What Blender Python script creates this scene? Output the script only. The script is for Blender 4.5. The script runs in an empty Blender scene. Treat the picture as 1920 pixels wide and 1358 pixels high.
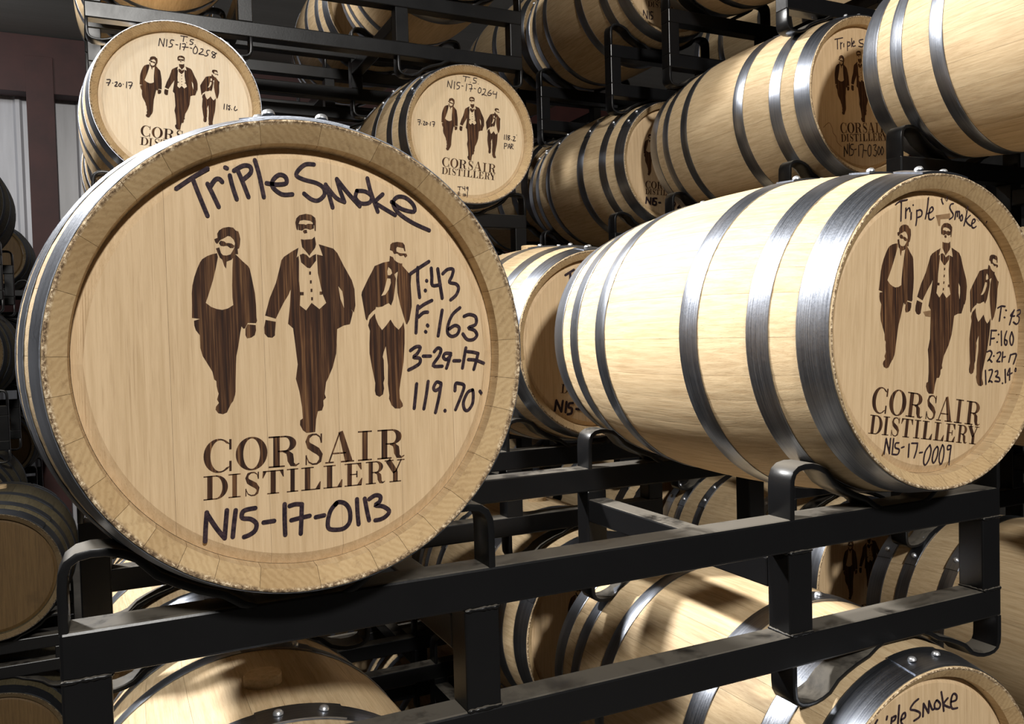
import bpy, bmesh, math, random
from mathutils import Matrix, Vector
from mathutils.geometry import tessellate_polygon
random.seed(7)
sc = bpy.context.scene
col = sc.collection
PI = math.pi
FZ = 2.39            # height of the reference barrel axis (u, v, w) = (0, 0, 0) above the floor

# ------------------------------------------------------------------ camera
cam_d = bpy.data.cameras.new('camera'); cam = bpy.data.objects.new('camera', cam_d); col.objects.link(cam)
cam_d.sensor_width = 36.0; cam_d.sensor_fit = 'HORIZONTAL'; cam_d.lens = 29.654
cam_d.clip_start = 0.05; cam_d.clip_end = 60
cam.matrix_world = Matrix(((0.9014, 0.0377, -0.4313, -0.2122),
                           (-0.4321, 0.0172, -0.9017, -0.9914),
                           (-0.0266, 0.9991, 0.0318, 0.0193 + FZ),
                           (0, 0, 0, 1)))
sc.camera = cam

# ------------------------------------------------------------------ world, lamps, exposure
wd = bpy.data.worlds.new('world'); sc.world = wd; wd.use_nodes = True
wd.node_tree.nodes['Background'].inputs['Color'].default_value = (0.80, 0.86, 1.0, 1)
wd.node_tree.nodes['Background'].inputs['Strength'].default_value = 0.045
sc.view_settings.view_transform = 'Standard'; sc.view_settings.look = 'None'
sc.view_settings.exposure = 0.0; sc.view_settings.gamma = 1.0; sc.view_settings.use_curve_mapping = False

def area_lamp(name, loc, target, power, size, color=(1, 0.97, 0.92), size_y=None):
    d = bpy.data.lights.new(name, 'AREA'); d.energy = power; d.color = color
    d.shape = 'RECTANGLE' if size_y else 'DISK'; d.size = size
    if size_y: d.size_y = size_y
    o = bpy.data.objects.new(name, d); col.objects.link(o)
    loc = Vector((loc[0], loc[1], loc[2] + FZ)); o.location = loc
    t = Vector((target[0], target[1], target[2] + FZ))
    o.rotation_euler = (t - loc).to_track_quat('-Z', 'Y').to_euler()
    return o
# high-bay lamp over the side aisle (left), high-bay lamp over the front aisle, small lamp by the far wall
a = area_lamp('aisle_key_fill_lamp', (-2.1, 3.8, 3.4), (0.8, 0.5, 0.0), 150, 0.40, (1, 0.985, 0.96)); a.data.spread = math.radians(80)
e = area_lamp('aisle_key_fill_lamp', (-2.3, 0.6, 3.5), (1.2, 0.7, -0.2), 26, 0.40, (1, 0.985, 0.96)); e.data.spread = math.radians(56)  # second aisle lamp, added to light the upper right barrels
f = area_lamp('front_high_bay_lamp', (-0.3, -7.4, 4.5), (0.6, 1.0, 0.0), 205, 0.8, (1, 0.97, 0.92)); f.data.spread = math.radians(90)
w = area_lamp('far_wall_lamp', (-2.6, 6.9, 3.2), (-0.8, 9.6, 1.2), 13, 0.5, (0.95, 0.97, 1.0)); w.data.spread = math.radians(120)

# ------------------------------------------------------------------ materials
def mat(name):
    m = bpy.data.materials.new(name); m.use_nodes = True
    nt = m.node_tree; b = nt.nodes['Principled BSDF']
    return m, nt, b
def N(nt, t, **kw):
    n = nt.nodes.new(t)
    for k, v in kw.items(): setattr(n, k, v)
    return n
def ramp(nt, fac, stops):
    r = N(nt, 'ShaderNodeValToRGB'); e = r.color_ramp.elements
    while len(e) > 1: e.remove(e[0])
    e[0].position = stops[0][0]; e[0].color = (*stops[0][1], 1)
    for p, c in stops[1:]:
        x = e.new(p); x.color = (*c, 1)
    nt.links.new(fac, r.inputs['Fac']); return r.outputs['Color']
def noise(nt, vec, scale, detail=4, rough=0.55, dist=0.0):
    n = N(nt, 'ShaderNodeTexNoise'); n.inputs['Scale'].default_value = scale
    n.inputs['Detail'].default_value = detail; n.inputs['Roughness'].default_value = rough
    n.inputs['Distortion'].default_value = dist
    if vec is not None: nt.links.new(vec, n.inputs['Vector'])
    return n.outputs['Fac']
def coords(nt, scale, jitter=True):
    tc = N(nt, 'ShaderNodeTexCoord'); mp = N(nt, 'ShaderNodeMapping'); mp.inputs['Scale'].default_value = scale
    src = tc.outputs['Object']
    if jitter:
        oi = N(nt, 'ShaderNodeObjectInfo'); mu = N(nt, 'ShaderNodeVectorMath', operation='SCALE')
        cb = N(nt, 'ShaderNodeCombineXYZ')
        for i in range(3): nt.links.new(oi.outputs['Random'], cb.inputs[i])
        nt.links.new(cb.outputs[0], mu.inputs[0]); mu.inputs['Scale'].default_value = 37.0
        ad = N(nt, 'ShaderNodeVectorMath', operation='ADD')
        nt.links.new(src, ad.inputs[0]); nt.links.new(mu.outputs[0], ad.inputs[1]); src = ad.outputs[0]
    nt.links.new(src, mp.inputs['Vector']); return mp.outputs['Vector']
def mix(nt, a, b, fac, mode='MIX'):
    m = N(nt, 'ShaderNodeMix', data_type='RGBA', blend_type=mode)
    for s, v in ((m.inputs[6], a), (m.inputs[7], b)):
        if isinstance(v, tuple): s.default_value = (*v, 1)
        else: nt.links.new(v, s)
    if isinstance(fac, float): m.inputs[0].default_value = fac
    else: nt.links.new(fac, m.inputs[0])
    return m.outputs[2]
def mathn(nt, op, a, b=None):
    m = N(nt, 'ShaderNodeMath', operation=op)
    for i, v in enumerate((a, b)):
        if v is None: continue
        if isinstance(v, (int, float)): m.inputs[i].default_value = v
        else: nt.links.new(v, m.inputs[i])
    return m.outputs[0]
def bump(nt, b, h, strength, dist=0.002):
    bp = N(nt, 'ShaderNodeBump'); bp.inputs['Strength'].default_value = strength; bp.inputs['Distance'].default_value = dist
    nt.links.new(h, bp.inputs['Height']); nt.links.new(bp.outputs[0], b.inputs['Normal'])

def wood(name, grain, c_lo, c_hi, c_dark, fine=1.0, rough=0.62, tint=0.25, blot=True):
    m, nt, b = mat(name)
    v = coords(nt, grain)
    f1 = noise(nt, v, 5.0 * fine, 6, 0.62, 0.35)
    c = ramp(nt, f1, [(0.30, c_lo), (0.62, c_hi)])
    v2 = coords(nt, tuple(g * (3.2 if g > 5 else 1.0) for g in grain))
    f2 = noise(nt, v2, 8.0 * fine, 3, 0.7)
    pores = ramp(nt, f2, [(0.30, (1, 1, 1)), (0.43, (0, 0, 0))])
    c = mix(nt, c, c_dark, mathn(nt, 'MULTIPLY', pores, 0.42))
    oi = N(nt, 'ShaderNodeObjectInfo')
    t = ramp(nt, oi.outputs['Random'], [(0.0, (0.80, 0.76, 0.70)), (0.35, (1, 0.99, 0.97)), (0.7, (0.93, 0.91, 0.87)), (1.0, (1.06, 1.04, 1.0))])
    c = mix(nt, c, t, min(1.0, tint * 2.4), 'MULTIPLY')
    if blot:
        v3 = coords(nt, (7, 2.4, 7))
        f3 = noise(nt, v3, 1.3, 5, 0.6, 0.5)
        st = ramp(nt, f3, [(0.60, (0, 0, 0)), (0.74, (1, 1, 1))])
        c = mix(nt, c, tuple(x * 0.62 for x in c_lo), mathn(nt, 'MULTIPLY', st, 0.45))
    nt.links.new(c, b.inputs['Base Color'])
    b.inputs['Roughness'].default_value = rough
    b.inputs['Specular IOR Level'].default_value = 0.28
    bump(nt, b, mathn(nt, 'ADD', f1, mathn(nt, 'MULTIPLY', f2, 0.6)), 0.30, 0.0016)
    return m
OAK_LO = (0.47, 0.335, 0.190); OAK_HI = (0.63, 0.485, 0.300); OAK_DK = (0.27, 0.165, 0.08)
M_STAVE = wood('oak_stave', (26, 1.6, 26), OAK_LO, OAK_HI, OAK_DK, tint=0.3)
M_HEAD = wood('oak_head', (34, 34, 1.5), (0.475, 0.335, 0.190), (0.585, 0.430, 0.262), (0.27, 0.165, 0.08), tint=0.16, blot=False)
M_HEAD_PALE = wood('pale_oak_head', (34, 34, 1.5), (0.60, 0.455, 0.285), (0.70, 0.555, 0.365), (0.36, 0.24, 0.13), tint=0.16, blot=False)
M_HEAD_WHITE = wood('bleached_oak_head', (34, 34, 1.5), (0.72, 0.585, 0.41), (0.80, 0.68, 0.51), (0.45, 0.32, 0.19), tint=0.16, blot=False)
M_STAVE_OLD_SHADE = wood('aged_shaded_oak_stave', (26, 1.6, 26), (0.075, 0.062, 0.034), (0.115, 0.096, 0.055), (0.045, 0.032, 0.018), tint=0.3)  # far-left stacks: older wood, with their shade put into the darker colour
M_HEAD_OLD_SHADE = wood('aged_shaded_oak_head', (34, 34, 1.5), (0.082, 0.047, 0.017), (0.118, 0.070, 0.026), (0.045, 0.026, 0.010), tint=0.16)  # older orange-brown wood, shade of the far-left stacks included in the colour
M_BUNG = wood('bung_wood', (22, 22, 22), (0.50, 0.35, 0.19), (0.66, 0.50, 0.30), OAK_DK, blot=False)

def endgrain(name, k):
    m, nt, b = mat(name)
    v = coords(nt, (1, 1, 1))
    w = N(nt, 'ShaderNodeTexWave', wave_type='RINGS', rings_direction='Y'); w.inputs['Scale'].default_value = 46
    w.inputs['Distortion'].default_value = 5.0; w.inputs['Detail'].default_value = 4; w.inputs['Detail Scale'].default_value = 2.5; nt.links.new(v, w.inputs['Vector'])
    f = noise(nt, v, 75, 6, 0.72); big = noise(nt, v, 9, 3, 0.5)
    c = ramp(nt, mathn(nt, 'ADD', mathn(nt, 'MULTIPLY', w.outputs['Fac'], 0.22), mathn(nt, 'MULTIPLY', big, 0.72)), [(0.15, tuple(x * k for x in (0.39, 0.265, 0.135))), (0.5, tuple(x * k for x in (0.49, 0.35, 0.19))), (0.85, tuple(x * k for x in (0.57, 0.425, 0.245)))])
    d = ramp(nt, f, [(0.32, (1, 1, 1)), (0.47, (0, 0, 0))])
    c = mix(nt, c, tuple(x * k for x in (0.25, 0.16, 0.08)), mathn(nt, 'MULTIPLY', d, 0.5))
    oi = N(nt, 'ShaderNodeObjectInfo')
    t = ramp(nt, oi.outputs['Random'], [(0.0, (0.84, 0.81, 0.77)), (0.5, (1, 1, 1)), (1.0, (0.92, 0.89, 0.85))])
    c = mix(nt, c, t, 0.9, 'MULTIPLY')
    tc = N(nt, 'ShaderNodeTexCoord'); fl = N(nt, 'ShaderNodeVectorMath', operation='MULTIPLY'); fl.inputs[1].default_value = (1, 0, 1)
    ln = N(nt, 'ShaderNodeVectorMath', operation='LENGTH'); nt.links.new(tc.outputs['Object'], fl.inputs[0]); nt.links.new(fl.outputs[0], ln.inputs[0])
    rim = mathn(nt, 'MULTIPLY', mathn(nt, 'SUBTRACT', mathn(nt, 'ADD', ln.outputs['Value'], mathn(nt, 'MULTIPLY', big, 0.006)), 0.2715), 330.0)
    rim = ramp(nt, rim, [(0.0, (0, 0, 0)), (1.0, (1, 1, 1))])                       # splintered, dirty outer rim
    sp = noise(nt, v, 190, 4, 0.75)
    c = mix(nt, c, ramp(nt, sp, [(0.40, tuple(x * k for x in (0.10, 0.065, 0.04))), (0.52, tuple(x * k for x in (0.34, 0.24, 0.14))), (0.62, tuple(x * k for x in (0.72, 0.60, 0.42)))]), rim)
    nt.links.new(c, b.inputs['Base Color']); b.inputs['Roughness'].default_value = 0.82
    b.inputs['Specular IOR Level'].default_value = 0.15
    bump(nt, b, f, 0.55, 0.0010)
    return m
M_END = endgrain('oak_end_grain', 1.0)
M_END_OLD_SHADE = endgrain('aged_shaded_oak_end_grain', 0.3)  # end grain darkened to carry the shade of the far-left stacks

def steel(name, k, r0):
    m, nt, b = mat(name)
    tc = N(nt, 'ShaderNodeTexCoord'); mp = N(nt, 'ShaderNodeMapping'); mp.inputs['Scale'].default_value = (1.2, 160, 1.2)
    nt.links.new(tc.outputs['Object'], mp.inputs['Vector'])
    f = noise(nt, mp.outputs[0], 3, 3, 0.6)
    v = coords(nt, (1, 1, 1)); g = noise(nt, v, 240, 3, 0.7); h = noise(nt, v, 9, 4, 0.6)
    c = ramp(nt, f, [(0.3, tuple(x * k for x in (0.25, 0.275, 0.325))), (0.7, tuple(x * k for x in (0.44, 0.465, 0.52)))])
    c = mix(nt, c, tuple(x * k for x in (0.21, 0.22, 0.25)), mathn(nt, 'MULTIPLY', ramp(nt, h, [(0.45, (0, 0, 0)), (0.7, (1, 1, 1))]), 0.5))
    nt.links.new(c, b.inputs['Base Color']); b.inputs['Metallic'].default_value = 1.0
    r = mathn(nt, 'ADD', mathn(nt, 'MULTIPLY', g, 0.16), mathn(nt, 'MULTIPLY', f, 0.14))
    nt.links.new(mathn(nt, 'ADD', r, r0), b.inputs['Roughness'])
    bump(nt, b, mathn(nt, 'ADD', f, mathn(nt, 'MULTIPLY', g, 0.35)), 0.16, 0.0012)
    return m
M_STEEL = steel('galvanised_hoop_steel', 1.0, 0.18)
M_STEEL_OLD_SHADE = steel('dull_shaded_hoop_steel', 0.22, 0.45)  # dull steel, its colour lowered for the shade of the far-left stacks
def rivet_mat():
    m, nt, b = mat('bright_rivet_steel')
    b.inputs['Base Color'].default_value = (0.72, 0.73, 0.75, 1); b.inputs['Metallic'].default_value = 0.85; b.inputs['Roughness'].default_value = 0.35
    return m
M_RIVET = rivet_mat()

def black_paint():
    m, nt, b = mat('black_gloss_paint')
    v = coords(nt, (1, 1, 1)); f = noise(nt, v, 9, 6, 0.65, 0.4); g = noise(nt, v, 130, 2, 0.6)
    geo = N(nt, 'ShaderNodeNewGeometry'); sx = N(nt, 'ShaderNodeSeparateXYZ'); nt.links.new(geo.outputs['Normal'], sx.inputs[0])
    up = ramp(nt, sx.outputs['Z'], [(0.55, (0, 0, 0)), (0.9, (1, 1, 1))])
    dm = ramp(nt, f, [(0.36, (0.15, 0.15, 0.15)), (0.50, (1, 1, 1))])
    dust = mathn(nt, 'MULTIPLY', up, dm)          # settled dust on ledges, wiped off in patches
    c = mix(nt, (0.0055, 0.0055, 0.006), (0.135, 0.120, 0.098), mathn(nt, 'MULTIPLY', dust, 0.78))
    nt.links.new(c, b.inputs['Base Color'])
    nt.links.new(mathn(nt, 'ADD', mathn(nt, 'MULTIPLY', dust, 0.45), mathn(nt, 'ADD', mathn(nt, 'MULTIPLY', f, 0.15), 0.24)), b.inputs['Roughness'])
    b.inputs['Specular IOR Level'].default_value = 0.27
    bump(nt, b, g, 0.10, 0.001)
    return m
M_BLACK = black_paint()

def burn():
    m, nt, b = mat('burnt_brand_brown')
    v = coords(nt, (190, 190, 4.0), jitter=False); f = noise(nt, v, 1.6, 4, 0.65)
    v2 = coords(nt, (6, 6, 3), jitter=True); g = noise(nt, v2, 1.5, 2)
    c = ramp(nt, f, [(0.36, (0.018, 0.008, 0.005)), (0.50, (0.050, 0.020, 0.009)), (0.60, (0.13, 0.060, 0.025)), (0.72, (0.25, 0.135, 0.055))])
    c = mix(nt, c, (0.022, 0.010, 0.006), mathn(nt, 'MULTIPLY', ramp(nt, g, [(0.4, (0, 0, 0)), (0.7, (1, 1, 1))]), 0.55))
    nt.links.new(c, b.inputs['Base Color']); b.inputs['Roughness'].default_value = 0.75; b.inputs['Specular IOR Level'].default_value = 0.2
    return m
M_BURN = burn()
def marker():
    m, nt, b = mat('black_marker_ink')
    v = coords(nt, (1, 1, 1)); f = noise(nt, v, 220, 3, 0.7)
    c = ramp(nt, f, [(0.42, (0.016, 0.010, 0.015)), (0.8, (0.07, 0.042, 0.045))])
    nt.links.new(c, b.inputs['Base Color']); b.inputs['Roughness'].default_value = 0.65; b.inputs['Specular IOR Level'].default_value = 0.12
    return m
M_INK = marker()
def flat(name, c1, c2, scale, rough, strength=0.1, gs=(1, 1, 1)):
    m, nt, b = mat(name); v = coords(nt, gs, False); f = noise(nt, v, scale, 6, 0.6)
    nt.links.new(ramp(nt, f, [(0.3, c1), (0.7, c2)]), b.inputs['Base Color']); b.inputs['Roughness'].default_value = rough
    bump(nt, b, f, strength); return m
M_KNOT = flat('brown_knot', (0.16, 0.085, 0.035), (0.27, 0.16, 0.075), 60, 0.7)
M_FLOOR = flat('dusty_concrete', (0.17, 0.155, 0.135), (0.27, 0.25, 0.22), 2.2, 0.7)
M_SIDE = flat('grey_painted_block', (0.16, 0.16, 0.16), (0.24, 0.24, 0.235), 3, 0.8)
M_WALL = flat('white_metal_siding', (0.60, 0.60, 0.63), (0.76, 0.76, 0.80), 3, 0.33, gs=(4, 1, 0.4))
M_CEIL = flat('grey_insulation_vinyl', (0.33, 0.33, 0.31), (0.42, 0.42, 0.40), 1.2, 0.6, gs=(0.3, 6, 6))
M_RED = flat('red_oxide_steel', (0.055, 0.016, 0.014), (0.085, 0.024, 0.020), 4, 0.55)


# outlines of the print on the heads, in tenths of a millimetre from the head centre (x right, z up)
LOGO = [[[[-975,1384],[-939,1400],[-941,1449],[-919,1486],[-875,1516],[-814,1529],[-762,1522],[-737,1491],[-706,1479],[-697,1447],[-688,1393],[-694,1329],[-704,1288],[-722,1278],[-718,1219],[-746,1219],[-792,1155],[-849,1131],[-857,1050],[-877,1081],[-896,1153],[-921,1175],[-945,1233],[-960,1280],[-924,1291],[-907,1225],[-886,1202],[-847,1199],[-803,1213],[-775,1259],[-759,1291],[-749,1346],[-762,1386],[-796,1422],[-826,1427],[-870,1399],[-910,1378],[-930,1351],[-946,1332],[-965,1350]]],[[[-927,1342],[-906,1369],[-867,1361],[-846,1342],[-820,1344],[-786,1338],[-755,1314],[-768,1289],[-805,1288],[-834,1312],[-856,1312],[-873,1307],[-908,1311]]],[[[-643,402],[-550,391],[-548,331],[-563,276],[-604,248],[-653,240],[-670,279],[-667,352]]],[[[-950,1224],[-997,1214],[-1057,1191],[-1114,1154],[-1141,1114],[-1173,1042],[-1205,953],[-1230,855],[-1240,765],[-1242,632],[-1248,487],[-1155,474],[-1228,453],[-1226,399],[-1211,346],[-1171,289],[-1171,147],[-1149,52],[-1102,-35],[-1050,-132],[-1033,-223],[-1011,-242],[-1009,-301],[-998,-365],[-990,-388],[-1010,-455],[-991,-497],[-1026,-540],[-1031,-572],[-1003,-615],[-951,-629],[-907,-612],[-879,-554],[-856,-510],[-833,-484],[-809,-412],[-803,-375],[-798,-248],[-787,-56],[-780,35],[-753,153],[-726,308],[-710,381],[-689,353],[-671,357],[-638,420],[-545,416],[-533,442],[-538,478],[-538,626],[-546,764],[-568,901],[-594,1048],[-611,1080],[-670,1134],[-746,1214],[-778,1173],[-787,1064],[-798,855],[-799,719],[-793,628],[-856,588],[-917,573],[-977,584],[-1036,608],[-1094,656],[-1061,747],[-1008,909],[-968,1062],[-943,1179]]],[[[-49,1607],[-37,1655],[2,1694],[78,1713],[142,1705],[190,1669],[196,1626],[192,1512],[177,1517],[176,1582],[160,1592],[158,1614],[129,1634],[54,1642],[5,1630],[-13,1586],[-21,1522],[-31,1516],[-41,1543]]],[[[-13,1589],[52,1589],[73,1581],[100,1596],[171,1592],[169,1544],[125,1526],[82,1538],[61,1537],[28,1514],[-15,1520]]],[[[44,1518],[82,1523],[89,1487],[53,1479],[38,1500]]],[[[8,1409],[45,1403],[143,1413],[176,1443],[190,1354],[177,1311],[115,1233],[106,1212],[83,1244],[21,1318]]],[[[-9,1221],[29,1237],[71,1222],[105,1185],[147,1218],[187,1235],[184,1159],[109,1065],[77,1070],[4,1134]]],[[[-22,1306],[-98,1262],[-196,1196],[-229,1153],[-247,1078],[-301,885],[-380,704],[-439,503],[-316,464],[-271,554],[-214,661],[-159,746],[-130,811],[-147,617],[-176,402],[-119,347],[-103,185],[-79,-86],[-106,-258],[-70,-412],[-45,-598],[-39,-740],[-72,-760],[-76,-814],[-44,-882],[-2,-917],[102,-914],[118,-762],[143,-664],[193,-657],[214,-603],[213,-537],[247,-506],[232,-461],[254,-319],[283,-265],[343,-136],[390,28],[412,326],[493,368],[573,383],[604,488],[614,533],[574,589],[628,527],[648,610],[643,810],[613,921],[518,1097],[445,1250],[397,1304],[222,1353],[247,1279],[267,1214],[196,1229],[197,1148],[200,1006],[232,832],[251,745],[289,646],[203,570],[111,647],[43,556],[-30,616],[-20,746],[-30,918],[-21,1145],[-26,1209],[-48,1188]],[[443,852],[491,788],[504,700],[506,578],[465,689]]],[[[-436,450],[-317,426],[-332,298],[-333,266],[-365,240],[-417,247],[-452,290],[-454,365]]],[[[94,1024],[118,1024],[116,987],[93,987]]],[[[101,918],[123,918],[121,881],[100,881]]],[[[105,816],[127,816],[126,779],[104,779]]],[[[108,715],[130,715],[129,678],[107,678]]],[[[-21,777],[22,777],[21,740],[-22,740]]],[[[213,783],[248,783],[247,746],[212,746]]],[[[1112,1303],[1121,1370],[1145,1392],[1210,1405],[1284,1396],[1307,1365],[1316,1289],[1300,1294],[1292,1329],[1208,1345],[1194,1318],[1197,1283],[1243,1264],[1327,1260],[1337,1232],[1311,1209],[1289,1240],[1265,1231],[1242,1230],[1206,1261],[1164,1254],[1146,1291]]],[[[1108,1228],[1149,1211],[1166,1176],[1202,1150],[1248,1133],[1267,1137],[1268,1106],[1347,1018],[1384,996],[1371,875],[1378,668],[1376,588],[1342,427],[1307,365],[1294,374],[1264,473],[1222,625],[1194,768],[1190,928],[1208,1034],[1174,1012],[1160,998],[1177,945],[1170,874],[1152,759],[1136,679],[1106,608],[1075,639],[1037,622],[991,596],[936,588],[909,592],[903,566],[862,536],[815,488],[790,422],[773,445],[755,567],[729,742],[735,777],[821,943],[868,1023],[907,1098],[1018,1143],[1101,1159]],[[1085,1091],[1121,1060],[1133,1012],[1104,985],[1072,985],[1069,1033]],[[1066,949],[1108,945],[1111,892],[1080,803],[1032,741],[981,726],[1020,794],[1046,883]]],[[[892,509],[900,451],[929,372],[977,300],[1029,352],[1091,431],[1139,350],[1193,300],[1237,348],[1262,397],[1272,294],[1267,126],[1246,-106],[1201,-337],[1178,-470],[1182,-569],[1215,-634],[1218,-670],[1180,-694],[1115,-690],[1070,-643],[1040,-561],[1046,-517],[1031,-373],[1040,-143],[1020,98],[991,28],[975,-34],[987,-78],[986,-265],[989,-309],[973,-362],[980,-433],[964,-503],[918,-532],[873,-507],[861,-454],[869,-357],[834,-161],[808,16],[811,139],[822,297],[802,365],[822,435]]]]
LETTERS = [["C",[[-1188,-1292],[-875,-1296],[-862,-925],[-1175,-921]]],["O",[[-834,-1296],[-475,-1301],[-462,-930],[-821,-926]]],["R",[[-462,-1301],[-98,-1305],[-85,-935],[-450,-931]]],["S",[[-39,-1306],[190,-1309],[202,-939],[-26,-936]]],["A",[[210,-1309],[568,-1313],[580,-944],[222,-940]]],["I",[[617,-1314],[794,-1316],[806,-947],[629,-945]]],["R",[[865,-1317],[1221,-1321],[1233,-953],[877,-948]]],["D",[[-1200,-1608],[-932,-1609],[-922,-1333],[-1190,-1332]]],["I",[[-926,-1609],[-789,-1610],[-780,-1333],[-916,-1333]]],["S",[[-746,-1610],[-569,-1611],[-559,-1333],[-736,-1333]]],["T",[[-544,-1611],[-295,-1612],[-285,-1334],[-534,-1333]]],["I",[[-260,-1612],[-125,-1613],[-115,-1334],[-250,-1334]]],["L",[[-89,-1613],[145,-1614],[155,-1335],[-79,-1335]]],["L",[[179,-1614],[412,-1616],[421,-1336],[189,-1335]]],["E",[[439,-1616],[667,-1617],[677,-1336],[449,-1336]]],["R",[[706,-1617],[956,-1618],[965,-1337],[715,-1336]]],["Y",[[949,-1618],[1211,-1619],[1220,-1338],[958,-1337]]]]
MARKS = {"B0":[[[123,2075],[494,2124],[500,2030],[245,2011],[236,1893],[192,1891],[158,2008]]],"B1":[[[-227,372],[177,421],[184,307],[-55,279],[-169,293]]],"D":[[[-1876,-1171],[-1627,-987],[-1481,-1138],[-1435,-1316],[-1289,-1450],[-1242,-1629],[-1044,-1761]]]}
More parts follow.
